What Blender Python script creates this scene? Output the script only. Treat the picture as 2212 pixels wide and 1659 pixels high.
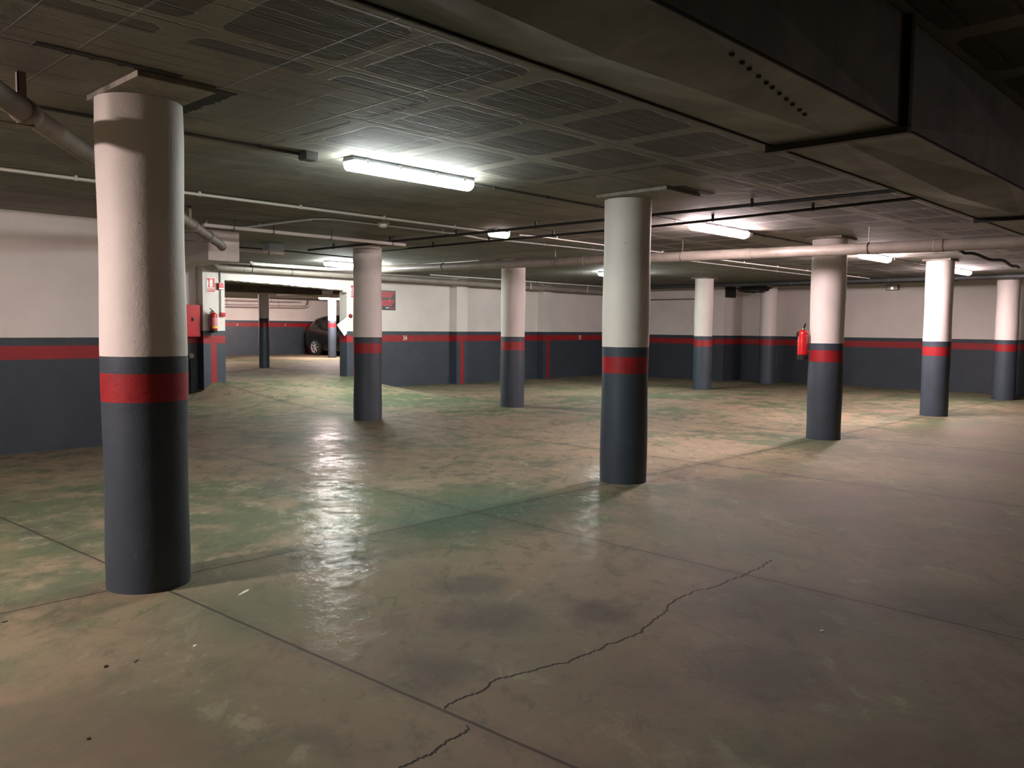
import bpy, bmesh, math, random
from mathutils import Vector, Matrix
random.seed(7)
for o in list(bpy.data.objects): bpy.data.objects.remove(o, do_unlink=True)
SC = bpy.context.scene
COL = SC.collection
PI = math.pi

# ------------------------------------------------------------------ camera
TH = math.radians(46.2815); PITCH = math.radians(3.9422); ROLL = math.radians(0.5554)
CAM = Vector((-6.237, -4.524, 1.416))
F_PX = 1789.5
Rv = Vector((math.cos(TH), -math.sin(TH), 0)); Fh = Vector((math.sin(TH), math.cos(TH), 0))
Fv = Fh*math.cos(PITCH) + Vector((0, 0, -math.sin(PITCH)))
Dv = Vector((0, 0, -math.cos(PITCH))) - Fh*math.sin(PITCH)
cr = Rv*math.cos(ROLL) - Dv*math.sin(ROLL)
cd = Rv*math.sin(ROLL) + Dv*math.cos(ROLL)
cam_data = bpy.data.cameras.new('camera'); cam = bpy.data.objects.new('camera', cam_data); COL.objects.link(cam)
M = Matrix.Identity(4)
for i in range(3):
    M[i][0] = cr[i]; M[i][1] = -cd[i]; M[i][2] = -Fv[i]; M[i][3] = CAM[i]
cam.matrix_world = M
cam_data.sensor_fit = 'HORIZONTAL'; cam_data.sensor_width = 36.0
cam_data.lens = 36.0*F_PX/2212.0
cam_data.clip_start = 0.05; cam_data.clip_end = 100
SC.camera = cam

# ------------------------------------------------------------------ world, exposure
w = bpy.data.worlds.new('world'); SC.world = w; w.use_nodes = True
w.node_tree.nodes['Background'].inputs['Color'].default_value = (0.5, 0.45, 0.42, 1)
w.node_tree.nodes['Background'].inputs['Strength'].default_value = 0.0
vs = SC.view_settings
vs.view_transform = 'Standard'; vs.look = 'None'; vs.gamma = 1.0; vs.exposure = 1.85; vs.use_curve_mapping = False

# ------------------------------------------------------------------ node helper
class S:
    """tiny expression wrapper around a node socket"""
    def __init__(s, t, sock): s.t = t; s.k = sock
    def _m(s, op, *a):
        n = s.t.nodes.new('ShaderNodeMath'); n.operation = op
        for i, v in enumerate((s,)+a):
            if isinstance(v, S): s.t.links.new(v.k, n.inputs[i])
            else: n.inputs[i].default_value = v
        return S(s.t, n.outputs[0])
    def __add__(s, o): return s._m('ADD', o)
    def __radd__(s, o): return s._m('ADD', o)
    def __sub__(s, o): return s._m('SUBTRACT', o)
    def __rsub__(s, o): return (s*-1.0)+o
    def __mul__(s, o): return s._m('MULTIPLY', o)
    def __rmul__(s, o): return s._m('MULTIPLY', o)
    def __truediv__(s, o): return s._m('DIVIDE', o)
    def abs(s): return s._m('ABSOLUTE')
    def lt(s, o): return s._m('LESS_THAN', o)
    def gt(s, o): return s._m('GREATER_THAN', o)
    def max(s, o): return s._m('MAXIMUM', o)
    def min(s, o): return s._m('MINIMUM', o)
    def sqrt(s): return s._m('SQRT')
    def frac(s): return s._m('FRACT')
    def pow(s, o): return s._m('POWER', o)
    def clamp(s): return s.max(0.0).min(1.0)
    def ss(s, a, b):
        n = s.t.nodes.new('ShaderNodeMapRange'); n.interpolation_type = 'SMOOTHSTEP'
        s.t.links.new(s.k, n.inputs['Value'])
        n.inputs['From Min'].default_value = a; n.inputs['From Max'].default_value = b
        return S(s.t, n.outputs['Result'])

class Mat:
    def __init__(s, name):
        s.m = bpy.data.materials.new(name); s.m.use_nodes = True
        s.t = s.m.node_tree; s.b = s.t.nodes['Principled BSDF']
        s._pos = None
    def pos(s):
        if not s._pos:
            g = s.t.nodes.new('ShaderNodeNewGeometry'); s.geo = g
            x = s.t.nodes.new('ShaderNodeSeparateXYZ'); s.t.links.new(g.outputs['Position'], x.inputs[0])
            s._pos = (S(s.t, x.outputs[0]), S(s.t, x.outputs[1]), S(s.t, x.outputs[2]))
        return s._pos
    def vec(s, x, y, z):
        c = s.t.nodes.new('ShaderNodeCombineXYZ')
        for i, v in enumerate((x, y, z)):
            if isinstance(v, S): s.t.links.new(v.k, c.inputs[i])
            else: c.inputs[i].default_value = v
        return c.outputs[0]
    def noise(s, scale, detail=3, rough=0.5, vec=None, dist=0.0, off=0.0):
        s.pos()
        n = s.t.nodes.new('ShaderNodeTexNoise'); n.inputs['Scale'].default_value = scale
        n.inputs['Detail'].default_value = detail; n.inputs['Roughness'].default_value = rough
        n.inputs['Distortion'].default_value = dist
        src = vec if vec is not None else s.geo.outputs['Position']
        if off:
            a = s.t.nodes.new('ShaderNodeVectorMath'); a.operation = 'ADD'; a.inputs[1].default_value = (off, off*1.7, off*.3)
            s.t.links.new(src, a.inputs[0]); src = a.outputs[0]
        s.t.links.new(src, n.inputs['Vector'])
        return S(s.t, n.outputs['Fac'])
    def mix(s, fac, a, b):
        n = s.t.nodes.new('ShaderNodeMix'); n.data_type = 'RGBA'
        if isinstance(fac, S): s.t.links.new(fac.k, n.inputs[0])
        else: n.inputs[0].default_value = fac
        for v, i in ((a, 6), (b, 7)):
            if isinstance(v, tuple): n.inputs[i].default_value = v if len(v) == 4 else v+(1,)
            else: s.t.links.new(v, n.inputs[i])
        return n.outputs[2]
    def color(s, c):
        if isinstance(c, tuple): s.b.inputs['Base Color'].default_value = c if len(c) == 4 else c+(1,)
        else: s.t.links.new(c, s.b.inputs['Base Color'])
    def set(s, name, v):
        if isinstance(v, S): s.t.links.new(v.k, s.b.inputs[name])
        else: s.b.inputs[name].default_value = v
    def bump(s, h, dist=0.01, strength=1.0):
        n = s.t.nodes.new('ShaderNodeBump'); n.inputs['Distance'].default_value = dist; n.inputs['Strength'].default_value = strength
        s.t.links.new(h.k, n.inputs['Height']); s.t.links.new(n.outputs[0], s.b.inputs['Normal'])

def simple(name, col, rough=0.5, metal=0.0, var=0.0, bump=0.0, scale=20, spec=None, coat=0.0):
    m = Mat(name)
    if var > 0:
        n = m.noise(scale, 4, 0.6); d = tuple(c*(1-var) for c in col)
        m.color(m.mix(n.ss(.3, .7), d, col))
    else: m.color(col)
    m.set('Roughness', rough); m.set('Metallic', metal)
    if coat: m.set('Coat Weight', coat)
    if spec is not None: m.set('Specular IOR Level', spec)
    if bump: m.bump(m.noise(scale*3, 3), bump)
    return m.m

WHITE = (0.72, 0.665, 0.62); GREY = (0.043, 0.058, 0.078); RED = (0.31, 0.010, 0.015)
def painted(name, z0=1.2437, gap=0.0887, band=0.149, stripes=None, axis=0, dirty=0.25, bumpd=0.004, white=WHITE, grey=GREY, red=RED):
    """white paint above, blue-grey below, red band let into the grey; optional vertical red stripes"""
    m = Mat(name); x, y, z = m.pos()
    wob = (m.noise(6, 3, 0.6)-0.5)*0.006 + (m.noise(60, 2, 0.6, off=3)-0.5)*0.004
    zz = z+wob
    c = m.mix(m.noise(1.2, 4, .6).ss(.35, .75), white, tuple(v*(1-.22*dirty*2) for v in white))
    speck = m.noise(28, 2, .5, off=9).gt(.745)
    c = m.mix(speck*0.6, c, (.12, .10, .09))
    g = m.mix(m.noise(3.0, 4, .6, off=5).ss(.3, .75), grey, tuple(v*.78 for v in grey))
    r = m.mix(m.noise(7.0, 4, .7, off=2).ss(.3, .8), red, tuple(v*.72 for v in red))
    # scuffs close to the floor
    sc = m.noise(5, 5, .75, off=7).gt(.66)*(z.lt(.45))
    g = m.mix(sc*0.35, g, (.16, .15, .14))
    out = m.mix(zz.lt(z0), c, g)
    inb = zz.lt(z0-gap)*zz.gt(z0-gap-band)
    out = m.mix(inb, out, r)
    if stripes:
        q = (x, y)[axis] + (m.noise(14, 3, .6, off=4)-.5)*.02
        for (a, b) in stripes:
            k = q.gt(a)*q.lt(b)*zz.lt(z0-gap-band+.01)
            out = m.mix(k, out, r)
    m.color(out)
    m.set('Roughness', (zz.lt(z0))*-0.12+0.62)
    m.bump(m.noise(9, 4, .65)*0.7+m.noise(70, 3, .6)*0.3, bumpd)
    return m.m

# ------------------------------------------------------------------ materials
def mat_floor():
    m = Mat('floor_concrete'); x, y, z = m.pos()
    warp = m.noise(.8, 3, .6)
    n1 = m.noise(.42, 4, .62, dist=.6); n2 = m.noise(.9, 5, .66, dist=.8, off=11); n3 = m.noise(2.6, 5, .7, off=23)
    n4 = m.noise(.28, 3, .6, off=31, dist=.4); n5 = m.noise(9, 5, .75, off=41); fine = m.noise(60, 3, .6, off=51)
    tan = (.205, .168, .106); tan2 = (.156, .134, .088); green = (.080, .105, .056); pink = (.225, .152, .108); dark = (.066, .060, .054)
    c = m.mix(n3.ss(.3, .7), tan, tan2)
    c = m.mix(n4.ss(.52, .66)*.75, c, pink)
    c = m.mix((n1*.6+n3*.4).ss(.47, .58)*.92, c, green)
    c = m.mix((n2*.65+n3*.35).ss(.54, .68)*.62, c, dark)
    c = m.mix(n5.ss(.58, .78)*.35, c, (.24, .23, .165))
    n6 = m.noise(4.5, 5, .72, vec=m.vec(x*.62+y*.62, (y-x)*1.3, 0.0), off=111, dist=.5); n7 = m.noise(1.7, 5, .7, off=121, dist=.7)
    c = m.mix((n6*.6+n7*.4).ss(.52, .61)*.66, c, (.058, .072, .042))
    c = m.mix((n7*.7+n5*.3).ss(.55, .68)*.5, c, (.10, .078, .060))
    c = m.mix((1.0-(n6*.5+n7*.5).ss(.36, .45))*.60, c, (.270, .250, .170))
    c = m.mix((m.noise(34, 4, .75, off=131)).ss(.5, .72)*.22, c, (.06, .056, .042))
    # patchy stains, and a darker floor tone along the driving aisle
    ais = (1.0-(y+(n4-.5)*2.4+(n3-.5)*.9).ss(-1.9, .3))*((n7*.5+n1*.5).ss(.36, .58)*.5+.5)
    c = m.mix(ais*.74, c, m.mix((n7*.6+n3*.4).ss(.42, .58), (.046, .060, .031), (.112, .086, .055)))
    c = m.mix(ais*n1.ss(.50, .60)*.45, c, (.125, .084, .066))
    # green stain where the slab joints cross and along the column row
    d1 = ((x+1.9)*(x+1.9)*.55+(y*y)*1.3).sqrt() + (n3-.5)*1.0
    c = m.mix((1.0-d1.ss(.15, 1.05))*.8, c, (.040, .074, .050))
    d2 = ((x+4.2)*(x+4.2)*1.4+(y+.75)*(y+.75)*1.1).sqrt() + (n3-.5)*.8
    c = m.mix((1.0-d2.ss(.1, .75))*.55, c, (.056, .085, .048))
    # small oily dark blots
    for (bx, by, br) in ((-3.45, -1.75, .38), (-3.15, -1.3, .30), (-3.0, -2.05, .25), (-4.05, -2.0, .3), (-2.3, -2.7, .7), (-1.7, -3.3, .55), (-3.1, -3.0, .45)):
        d = ((x-bx)*(x-bx)+(y-by)*(y-by)).sqrt() + (n3-.5)*.55
        c = m.mix((1.0-d.ss(br*.2, br))*.55, c, (.030, .026, .027))
    # scraped white flecks near the joint crossing
    fl = m.noise(20, 3, .7, vec=m.vec(x*1.0-y*.6, y*1.0+x*.6, 0.0), off=61).ss(.61, .68)*(1.0-d1.ss(.5, 1.15))
    c = m.mix(fl*.6, c, (.30, .32, .25))
    # saw-cut joints
    wx = (m.noise(3.5, 3, .6, off=71)-.5)*.03
    jl = None
    for (k, a, wd) in ((x+y*.055, -4.385, .0085), (x, -1.9, .006), (x, 1.42, .007), (x, 4.75, .008), (x, 8.1, .008), (x, 11.4, .008),
                       (y, -.01, .007), (y, 3.3, .0), (y, 5.65, .008), (y, -5.6, .008), (x, -7.6, .008)):
        if wd == 0: continue
        d = (k-a+wx*(.8 if k is x else .6)).abs()
        g = 1.0-d.ss(wd*.35, wd*1.25)
        jl = g if jl is None else jl.max(g)
        halo = (1.0-d.ss(.01, .11))*n5.ss(.25, .7)
        c = m.mix(halo*.35, c, (.045, .042, .034))
    c = m.mix(jl*.8, c, (.018, .017, .015))
    # the crack crossing the slab
    n = m.t.nodes.new('ShaderNodeFloatCurve'); cu = n.mapping.curves[0]
    pts = [(-5.0, -2.62), (-4.62, -2.505), (-4.275, -2.465), (-4.245, -2.29), (-3.92, -2.25), (-3.55, -2.34), (-3.14, -2.355), (-2.85, -2.30), (-2.51, -2.20), (-2.2, -2.25), (-1.83, -2.25), (-1.55, -2.23), (-1.2, -2.27)]
    def nx(v): return (v+5.0)/3.8
    def ny(v): return (v+3.0)
    cu.points[0].location = (nx(pts[0][0]), ny(pts[0][1])); cu.points[1].location = (nx(pts[-1][0]), ny(pts[-1][1]))
    for p in pts[1:-1]: cu.points.new(nx(p[0]), ny(p[1]))
    for p in cu.points: p.handle_type = 'VECTOR'
    n.mapping.update()
    m.t.links.new(((x+5.0)/3.8).clamp().k, n.inputs['Value'])
    cy = S(m.t, n.outputs[0])-3.0
    jig = (m.noise(7, 5, .75, vec=m.vec(x, 0.0, 0.0), off=81)-.5)*.10 + (m.noise(38, 3, .7, vec=m.vec(x, 0.0, 0.0), off=83)-.5)*.022
    dc = (y-cy+jig).abs()
    wn = m.noise(11, 3, .7, off=91)
    on = x.gt(-4.98)*x.lt(-1.5)
    gap = 1.0-((x+4.26).abs()).lt(.014)
    crk = (1.0-(dc-wn*.005).ss(.0005, .0045))*on*gap
    c = m.mix(crk, c, (.012, .011, .010))
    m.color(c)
    worn = m.noise(1.6, 5, .7, off=101)
    m.set('Roughness', .72)
    m.set('Specular IOR Level', 0.18)
    m.set('Coat Weight', worn.ss(.30, .62)*((1.0-x.ss(-.4, 1.2))*y.ss(-2.2, -.6))*n5.ss(.36, .60)*.60+.004)
    cb = m.t.nodes.new('ShaderNodeBump'); cb.inputs['Distance'].default_value = .006; cb.inputs['Strength'].default_value = 1.0
    m.t.links.new((m.noise(8, 4, .7, off=141)+m.noise(24, 3, .65, off=151)*.30).k, cb.inputs['Height']); m.t.links.new(cb.outputs[0], m.b.inputs['Coat Normal']); m.set('Coat IOR', 1.3)
    m.set('Coat Roughness', (n5*.18+worn*.08+.10).clamp())
    m.bump(m.noise(3.0, 4, .6)*.5+n5*.45+m.noise(26, 3, .6, off=55)*.16+fine*.05-jl*.7-crk*.9, .010, .8)
    return m.m

def mat_ceiling():
    m = Mat('ceiling_concrete'); x, y, z = m.pos()
    n1 = m.noise(.7, 4, .6); n2 = m.noise(3.0, 5, .7, off=7); n3 = m.noise(22, 4, .7, off=13); n4 = m.noise(1.5, 5, .7, off=17)
    base = (.232, .220, .180); base2 = (.165, .158, .130)
    c = m.mix(n1.ss(.35, .65), base, base2)
    c = m.mix(n4.ss(.45, .7)*.35, c, (.24, .195, .165))
    P = 0.705
    wx = (n2-.5)*.05
    px = (((x+2.91)/P+.5).frac()-.5)*P + wx; py = (((y+.88)/P+.5).frac()-.5)*P + (m.noise(3.0, 5, .7, off=37)-.5)*.05
    rr = .07
    qx = (px.abs()-(.285-rr)).max(0.0); qy = (py.abs()-(.285-rr)).max(0.0)
    sd = (qx*qx+qy*qy).sqrt()-rr
    patch = 1.0-sd.ss(-.004, .006)
    # solid slab zones around every column
    solid = None
    for (cx, cy) in COLS:
        d = (x-cx).abs().max((y-cy).abs())
        g = d.lt(1.02)
        solid = g if solid is None else solid.max(g)
    some = m.noise(.33, 1, .5, off=47).gt(.30)
    patch = patch*(1.0-solid)*some*(1.0-(y+(n4-.5)*.6).ss(.0, .5)*(1.0-x.ss(1.0, 3.0))*.8)*(1.0-y.ss(2.4, 3.2)*.8)
    c = m.mix(patch*.9, c, m.mix(n2.ss(.3, .7), (.066, .062, .055), (.092, .082, .068)))
    # hollow block seams inside the dark panels
    sm = (((py/.19)+.5).frac()-.5).abs()*.19
    seam = (1.0-(sm+(n2-.5)*.008).ss(.002, .007))*patch
    c = m.mix(seam*.6, c, (.03, .028, .025))
    # shuttering board joints
    bx = ((((x-.05)/P).frac()-.5).abs()); jx = (1.0-((.5-bx)*P+(n3-.5)*.01).ss(.002, .009))
    by = ((((y+.53)/P).frac()-.5).abs()); jy = (1.0-((.5-by)*P+(n3-.5)*.012+(n2-.5)*.02).ss(.003, .012))
    vis = n2.ss(.38, .55)
    c = m.mix(jy*vis*.75, c, (.045, .042, .036))
    c = m.mix(jx*(1.0-vis)*.25, c, (.30, .27, .23))
    # fine board marks running along x
    yb = (((y+(n4-.5)*.03)/.118).frac()-.5).abs()
    brd = (1.0-((.5-yb)*.118).ss(.002, .007))*m.noise(1.1, 3, .6, vec=m.vec(x*.35, y*3.0, 0.0), off=53).ss(.5, .6)
    xb = (((x+(n4-.5)*.03)/.235).frac()-.5).abs()
    brx = (1.0-((.5-xb)*.235).ss(.0015, .005))*m.noise(1.1, 3, .6, vec=m.vec(x*3.0, y*.35, 0.0), off=57).ss(.52, .6)
    stain = m.noise(.9, 5, .75, off=63).ss(.62, .72)
    c = m.mix(stain*.45, c, (.09, .082, .072))
    stn2 = m.noise(1.3, 5, .7, off=73)
    strk = m.noise(2.2, 4, .7, vec=m.vec(x*.35, y*3.2, 0.0), off=67).ss(.52, .66)*y.ss(.3, 1.2)
    lit = m.noise(2.6, 4, .7, vec=m.vec(x*.5, y*2.6, 0.0), off=79).ss(.54, .66)*y.ss(.1, .8)
    c = m.mix(strk*.62, c, (.070, .067, .058))
    c = m.mix(lit*.45, c, (.31, .30, .25))
    c = m.mix(brd*.55*y.ss(.2, .8), c, (.045, .043, .038))
    c = m.mix(stn2.ss(.56, .70)*.5, c, (.085, .078, .064))
    m.color(c)
    m.set('Roughness', .8)
    h = n3*.10+n2*.5-patch*.14-seam*.5-jy*.6*vis+jx*.5+brd*.9+brx*.7
    m.bump(h, .012, .9)
    return m.m

def mat_duct():
    m = Mat('galvanised_sheet'); x, y, z = m.pos()
    n = m.noise(2.0, 4, .65); n2 = m.noise(1.1, 3, .6, off=5)
    c = m.mix(n.ss(.35, .7), (.235, .24, .20), (.14, .145, .12))
    c = m.mix(n2.ss(.55, .7)*.5, c, (.085, .09, .072))
    m.color(c); m.set('Metallic', .45); m.set('Roughness', n*.25+.38)
    m.bump(m.noise(1.6, 2, .5)*1.0+m.noise(30, 2)*.02, .02)
    return m.m

COLS = [(-4.385, -.015), (0, 0), (4.367, -.027), (8.682, -.07), (13.35, -.015),
        (-2.0, 5.15), (1.252, 5.642), (4.421, 5.660), (10.887, 5.676), (14.104, 5.672)]

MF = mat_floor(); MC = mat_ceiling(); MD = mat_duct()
M_COL = painted('column_paint', dirty=.3)
GREY_SHADED = (.034, .045, .060)  # same paint as GREY, darkened to stand in for shade on these walls
M_WL = painted('wall_paint_left', z0=1.25, grey=GREY_SHADED)
M_WR = painted('wall_paint_right', z0=1.235, grey=GREY_SHADED)
M_WB = painted('wall_paint_back', z0=1.288, stripes=[(7.62, 7.73), (10.84, 10.95), (1.19, 1.30), (4.45, 4.55)], grey=(.039, .052, .069))  # shade on this wall is put into its grey too, more mildly
M_W2 = painted('wall_paint_rear_room', z0=1.56, gap=.08, band=.142, stripes=[(11.30, 11.41)])
M_COL2 = painted('column_paint_rear', z0=1.575)
M_WHITE = simple('white_wall_paint', WHITE, .65, var=.1, bump=.003, scale=8)
M_PIPE = simple('painted_pipe_cream', (.30, .262, .225), .45, var=.2, scale=6, bump=.001)
M_PIPED = simple('painted_pipe_taupe', (.22, .18, .14), .7, var=.3, scale=6, bump=.001)
M_PVC = simple('white_pvc', (.62, .60, .56), .4)
M_GREYP = simple('grey_plastic', (.30, .33, .34), .45)
M_BLACK = simple('black_plastic', (.012, .012, .012), .45)
M_BLACKM = simple('black_rubber', (.02, .019, .018), .65)
M_STEEL = simple('hanger_steel', (.22, .20, .18), .45, metal=.7, var=.3, scale=30)
M_DSTEEL = simple('dark_steel', (.035, .032, .03), .5, metal=.4)
M_LHOUS = simple('lamp_housing_grey', (.16, .17, .19), .5)
M_CLIP = simple('clip_steel', (.5, .5, .5), .3, metal=.9)
M_CAP = simple('capital_concrete', (.27, .245, .20), .8, var=.3, bump=.006, scale=12)
M_EXT = simple('extinguisher_red', (.45, .012, .016), .28, coat=.5)
M_SIGNR = simple('sign_red', (.60, .02, .03), .4)
M_SIGNW = simple('sign_white', (.75, .74, .72), .45)
M_YEL = simple('label_yellow', (.75, .52, .04), .45)
M_LAB = simple('label_pinkish', (.55, .17, .20), .5)
M_POST = simple('poster_black', (.022, .020, .026), .35)
M_POSTR = simple('poster_red', (.50, .035, .05), .4)
M_NUM = simple('number_white', (.62, .55, .48), .6)
M_CARP = simple('car_paint_black', (.004, .0045, .005), .3, coat=.35)
M_GLASS = simple('car_glass_dark', (.004, .004, .005), .12)
M_RIM = simple('alloy_rim', (.62, .62, .62), .35, metal=.35)
M_LRED = simple('tail_lamp_red', (.03, .004, .005), .2)
M_CHROME = simple('chrome', (.7, .7, .7), .12, metal=1.0)
M_BRASS = simple('brass_valve', (.45, .33, .12), .3, metal=.9)
M_DUST = simple('dust_white', (.55, .52, .45), .8)
M_DARKBIT = simple('dark_bit', (.02, .017, .015), .8)
M_BROWN = simple('brown_beam_paint', (.20, .155, .11), .8, var=.35, bump=.006, scale=7)
M_MILK = simple('lamp_milky_cover', (.62, .60, .58), .35)
def emis(name, col, s):
    m = Mat(name); m.color((.8, .8, .8))
    m.b.inputs['Emission Color'].default_value = col+(1,); m.b.inputs['Emission Strength'].default_value = s
    return m.m
COOL = (.93, 1.0, .96); WARM = (1.0, .79, .80); PINK = (1.0, .80, .76)

# ------------------------------------------------------------------ geometry helpers
def mobj(name, bm, mats, parent=None, smooth=False, loc=None):
    me = bpy.data.meshes.new(name); bm.normal_update(); bm.to_mesh(me); bm.free()
    if not isinstance(mats, (list, tuple)): mats = [mats]
    for k in mats: me.materials.append(k)
    if smooth:
        for p in me.polygons: p.use_smooth = True
        try: me.set_sharp_from_angle(angle=math.radians(38))
        except Exception: pass
    o = bpy.data.objects.new(name, me); COL.objects.link(o)
    if parent is not None: o.parent = parent
    if loc is not None: o.location = loc
    return o
def tag(o, label=None, cat=None, group=None, kind=None):
    if label: o['label'] = label
    if cat: o['category'] = cat
    if group: o['group'] = group
    if kind: o['kind'] = kind
    return o
def empty(name, loc, label, cat, group=None, rz=0.0):
    o = bpy.data.objects.new(name, None); COL.objects.link(o); o.location = loc; o.rotation_euler = (0, 0, rz)
    o.empty_display_size = .1
    return tag(o, label, cat, group)
def box(bm, x0, x1, y0, y1, z0, z1, bev=0.0, mi=0):
    vs_ = [bm.verts.new((x, y, z)) for z in (z0, z1) for y in (y0, y1) for x in (x0, x1)]
    fs = [bm.faces.new([vs_[i] for i in q]) for q in ((0, 2, 3, 1), (4, 5, 7, 6), (0, 1, 5, 4), (2, 6, 7, 3), (0, 4, 6, 2), (1, 3, 7, 5))]
    for f in fs: f.material_index = mi
    if bev:
        es = list({e for f in fs for e in f.edges})
        bmesh.ops.bevel(bm, geom=es, offset=bev, segments=2, affect='EDGES', profile=.6)
    return fs
def B(x0, x1, y0, y1, z0, z1, bev=0.0):
    bm = bmesh.new(); box(bm, x0, x1, y0, y1, z0, z1, bev); return bm
def tube(bm, pts, r, seg=16, cap=True, rs=None):
    pts = [Vector(p) for p in pts]; n = len(pts); rings = []
    up = Vector((0, 0, 1))
    prev = None
    for i, p in enumerate(pts):
        d = (pts[min(i+1, n-1)]-pts[max(i-1, 0)]).normalized()
        if 0 < i < n-1:
            a = (pts[i]-pts[i-1]).normalized(); b = (pts[i+1]-pts[i]).normalized()
            d = (a+b).normalized(); k = 1/max(.3, d.dot(a))
        else: k = 1
        if prev is None:
            s = d.cross(up)
            if s.length < 1e-3: s = d.cross(Vector((1, 0, 0)))
        else:
            s = prev-d*prev.dot(d)
        s.normalize(); t = d.cross(s).normalized(); prev = s
        rad = rs[i] if rs else r
        rings.append([bm.verts.new(p+(s*math.cos(2*PI*j/seg)+t*math.sin(2*PI*j/seg))*rad) for j in range(seg)])
    for a, b in zip(rings[:-1], rings[1:]):
        for j in range(seg):
            bm.faces.new((a[j], a[(j+1) % seg], b[(j+1) % seg], b[j]))
    if cap:
        bm.faces.new(rings[0][::-1]); bm.faces.new(rings[-1])
    return bm
def T(pts, r, seg=16, rs=None): return tube(bmesh.new(), pts, r, seg, True, rs)
def arcpts(pts, rad, n=5):
    """round the corners of a polyline"""
    pts = [Vector(p) for p in pts]; out = [pts[0]]
    for i in range(1, len(pts)-1):
        a = (pts[i-1]-pts[i]); b = (pts[i+1]-pts[i]); ra = min(rad, a.length*.45, b.length*.45)
        p0 = pts[i]+a.normalized()*ra; p2 = pts[i]+b.normalized()*ra
        for k in range(n+1):
            t = k/n; out.append(p0*(1-t)**2+pts[i]*2*t*(1-t)+p2*t*t)
    out.append(pts[-1]); return out
def lathe(bm, prof, seg=32, c=(0, 0, 0), axis='z', ring=False):
    c = Vector(c); rings = []
    for (r, h) in prof:
        rg = []
        for j in range(seg):
            a = 2*PI*j/seg; u, v = math.cos(a)*r, math.sin(a)*r
            p = {'z': (u, v, h), 'y': (u, h, v), 'x': (h, u, v)}[axis]
            rg.append(bm.verts.new(c+Vector(p)))
        rings.append(rg)
    for a, b in zip(rings[:-1], rings[1:]):
        for j in range(seg): bm.faces.new((a[j], a[(j+1) % seg], b[(j+1) % seg], b[j]))
    if ring:
        a, b = rings[-1], rings[0]
        for j in range(seg): bm.faces.new((a[j], a[(j+1) % seg], b[(j+1) % seg], b[j]))
    else:
        bm.faces.new(rings[0][::-1]); bm.faces.new(rings[-1])
    bmesh.ops.recalc_face_normals(bm, faces=bm.faces[:])
    return bm
def L(prof, seg=32, c=(0, 0, 0), axis='z'): return lathe(bmesh.new(), prof, seg, c, axis)
def prism(bm, poly, h0, h1, axis='z'):
    """extrude polygon given in 2-D between h0 and h1 along axis"""
    def P(u, v, h): return {'z': (u, v, h), 'y': (u, h, v), 'x': (h, u, v)}[axis]
    a = [bm.verts.new(P(u, v, h0)) for u, v in poly]; b = [bm.verts.new(P(u, v, h1)) for u, v in poly]
    n = len(poly)
    bm.faces.new(a[::-1]); bm.faces.new(b)
    for i in range(n): bm.faces.new((a[i], a[(i+1) % n], b[(i+1) % n], b[i]))
    bmesh.ops.recalc_face_normals(bm, faces=bm.faces[:])
    return bm
def text_bm(s, size, depth=.002):
    cu = bpy.data.curves.new('t', 'FONT'); cu.body = s; cu.size = size; cu.extrude = depth; cu.align_x = 'CENTER'; cu.align_y = 'CENTER'
    cu.resolution_u = 3; cu.offset = size*.028
    o = bpy.data.objects.new('t', cu); COL.objects.link(o)
    dg = bpy.context.evaluated_depsgraph_get(); me = bpy.data.meshes.new_from_object(o.evaluated_get(dg))
    bm = bmesh.new(); bm.from_mesh(me)
    bpy.data.objects.remove(o); bpy.data.curves.remove(cu); bpy.data.meshes.remove(me)
    return bm
def wall_text(name, s, size, x, y, z, mat, parent=None, narrow=.8):
    """letters standing upright on a wall that faces -y"""
    bm = text_bm(s, size)
    for v in bm.verts:
        u, h, d = v.co.x*narrow, v.co.y, v.co.z
        v.co = Vector((x+u, y-d-.0015, z+h))
    return mobj(name, bm, mat, parent)

# ================================================================== THE SETTING
CZ = 2.6
def sst(a, b, v):
    t = max(0, min(1, (v-a)/(b-a))); return t*t*(3-2*t)
def floor_h(x, y):
    if y > 10.99 or (y > 10.45 and 1.02 < x < 4.75): return .30
    fx = sst(.35, 1.75, x)*(1-sst(4.25, 5.40, x)); t = max(0, min(1, (y-6.3)/4.2)); ty = t*t*(1.6-.6*t)
    return .31*fx*ty
def build_floor():
    bm = bmesh.new()
    xs = sorted(set([-14, -10, -8] + [round(-6+.5*i, 3) for i in range(12)] + [round(0+.2*i, 3) for i in range(31)] + [6.5, 7, 8, 9, 10, 11, 12, 13, 14, 15.1, 18]))
    ys = sorted(set([-11, -8, -6, -4, -2, 0, 2, 4, 5, 6] + [round(6.2+.2*i, 3) for i in range(22)] + [10.5, 10.6, 10.97, 11, 13, 16, 20, 23.4]))
    g = {}
    for i, x in enumerate(xs):
        for j, y in enumerate(ys): g[i, j] = bm.verts.new((x, y, floor_h(x, y)))
    for i in range(len(xs)-1):
        for j in range(len(ys)-1):
            bm.faces.new((g[i, j], g[i+1, j], g[i+1, j+1], g[i, j+1]))
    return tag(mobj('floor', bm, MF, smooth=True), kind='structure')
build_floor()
bm = bmesh.new(); box(bm, -14.3, 15.3, -11.2, 10.75, CZ, CZ+.2)
tag(mobj('ceiling', bm, MC), kind='structure')
bm = bmesh.new(); box(bm, -.5, 18.2, 10.98, 23.5, 2.36, 2.6)
tag(mobj('ceiling', bm, MC), kind='structure')
tag(mobj('wall_left', B(-14.2, -1.95, 5.45, 5.75, -.02, CZ-.001), M_WL), kind='structure')
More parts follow.
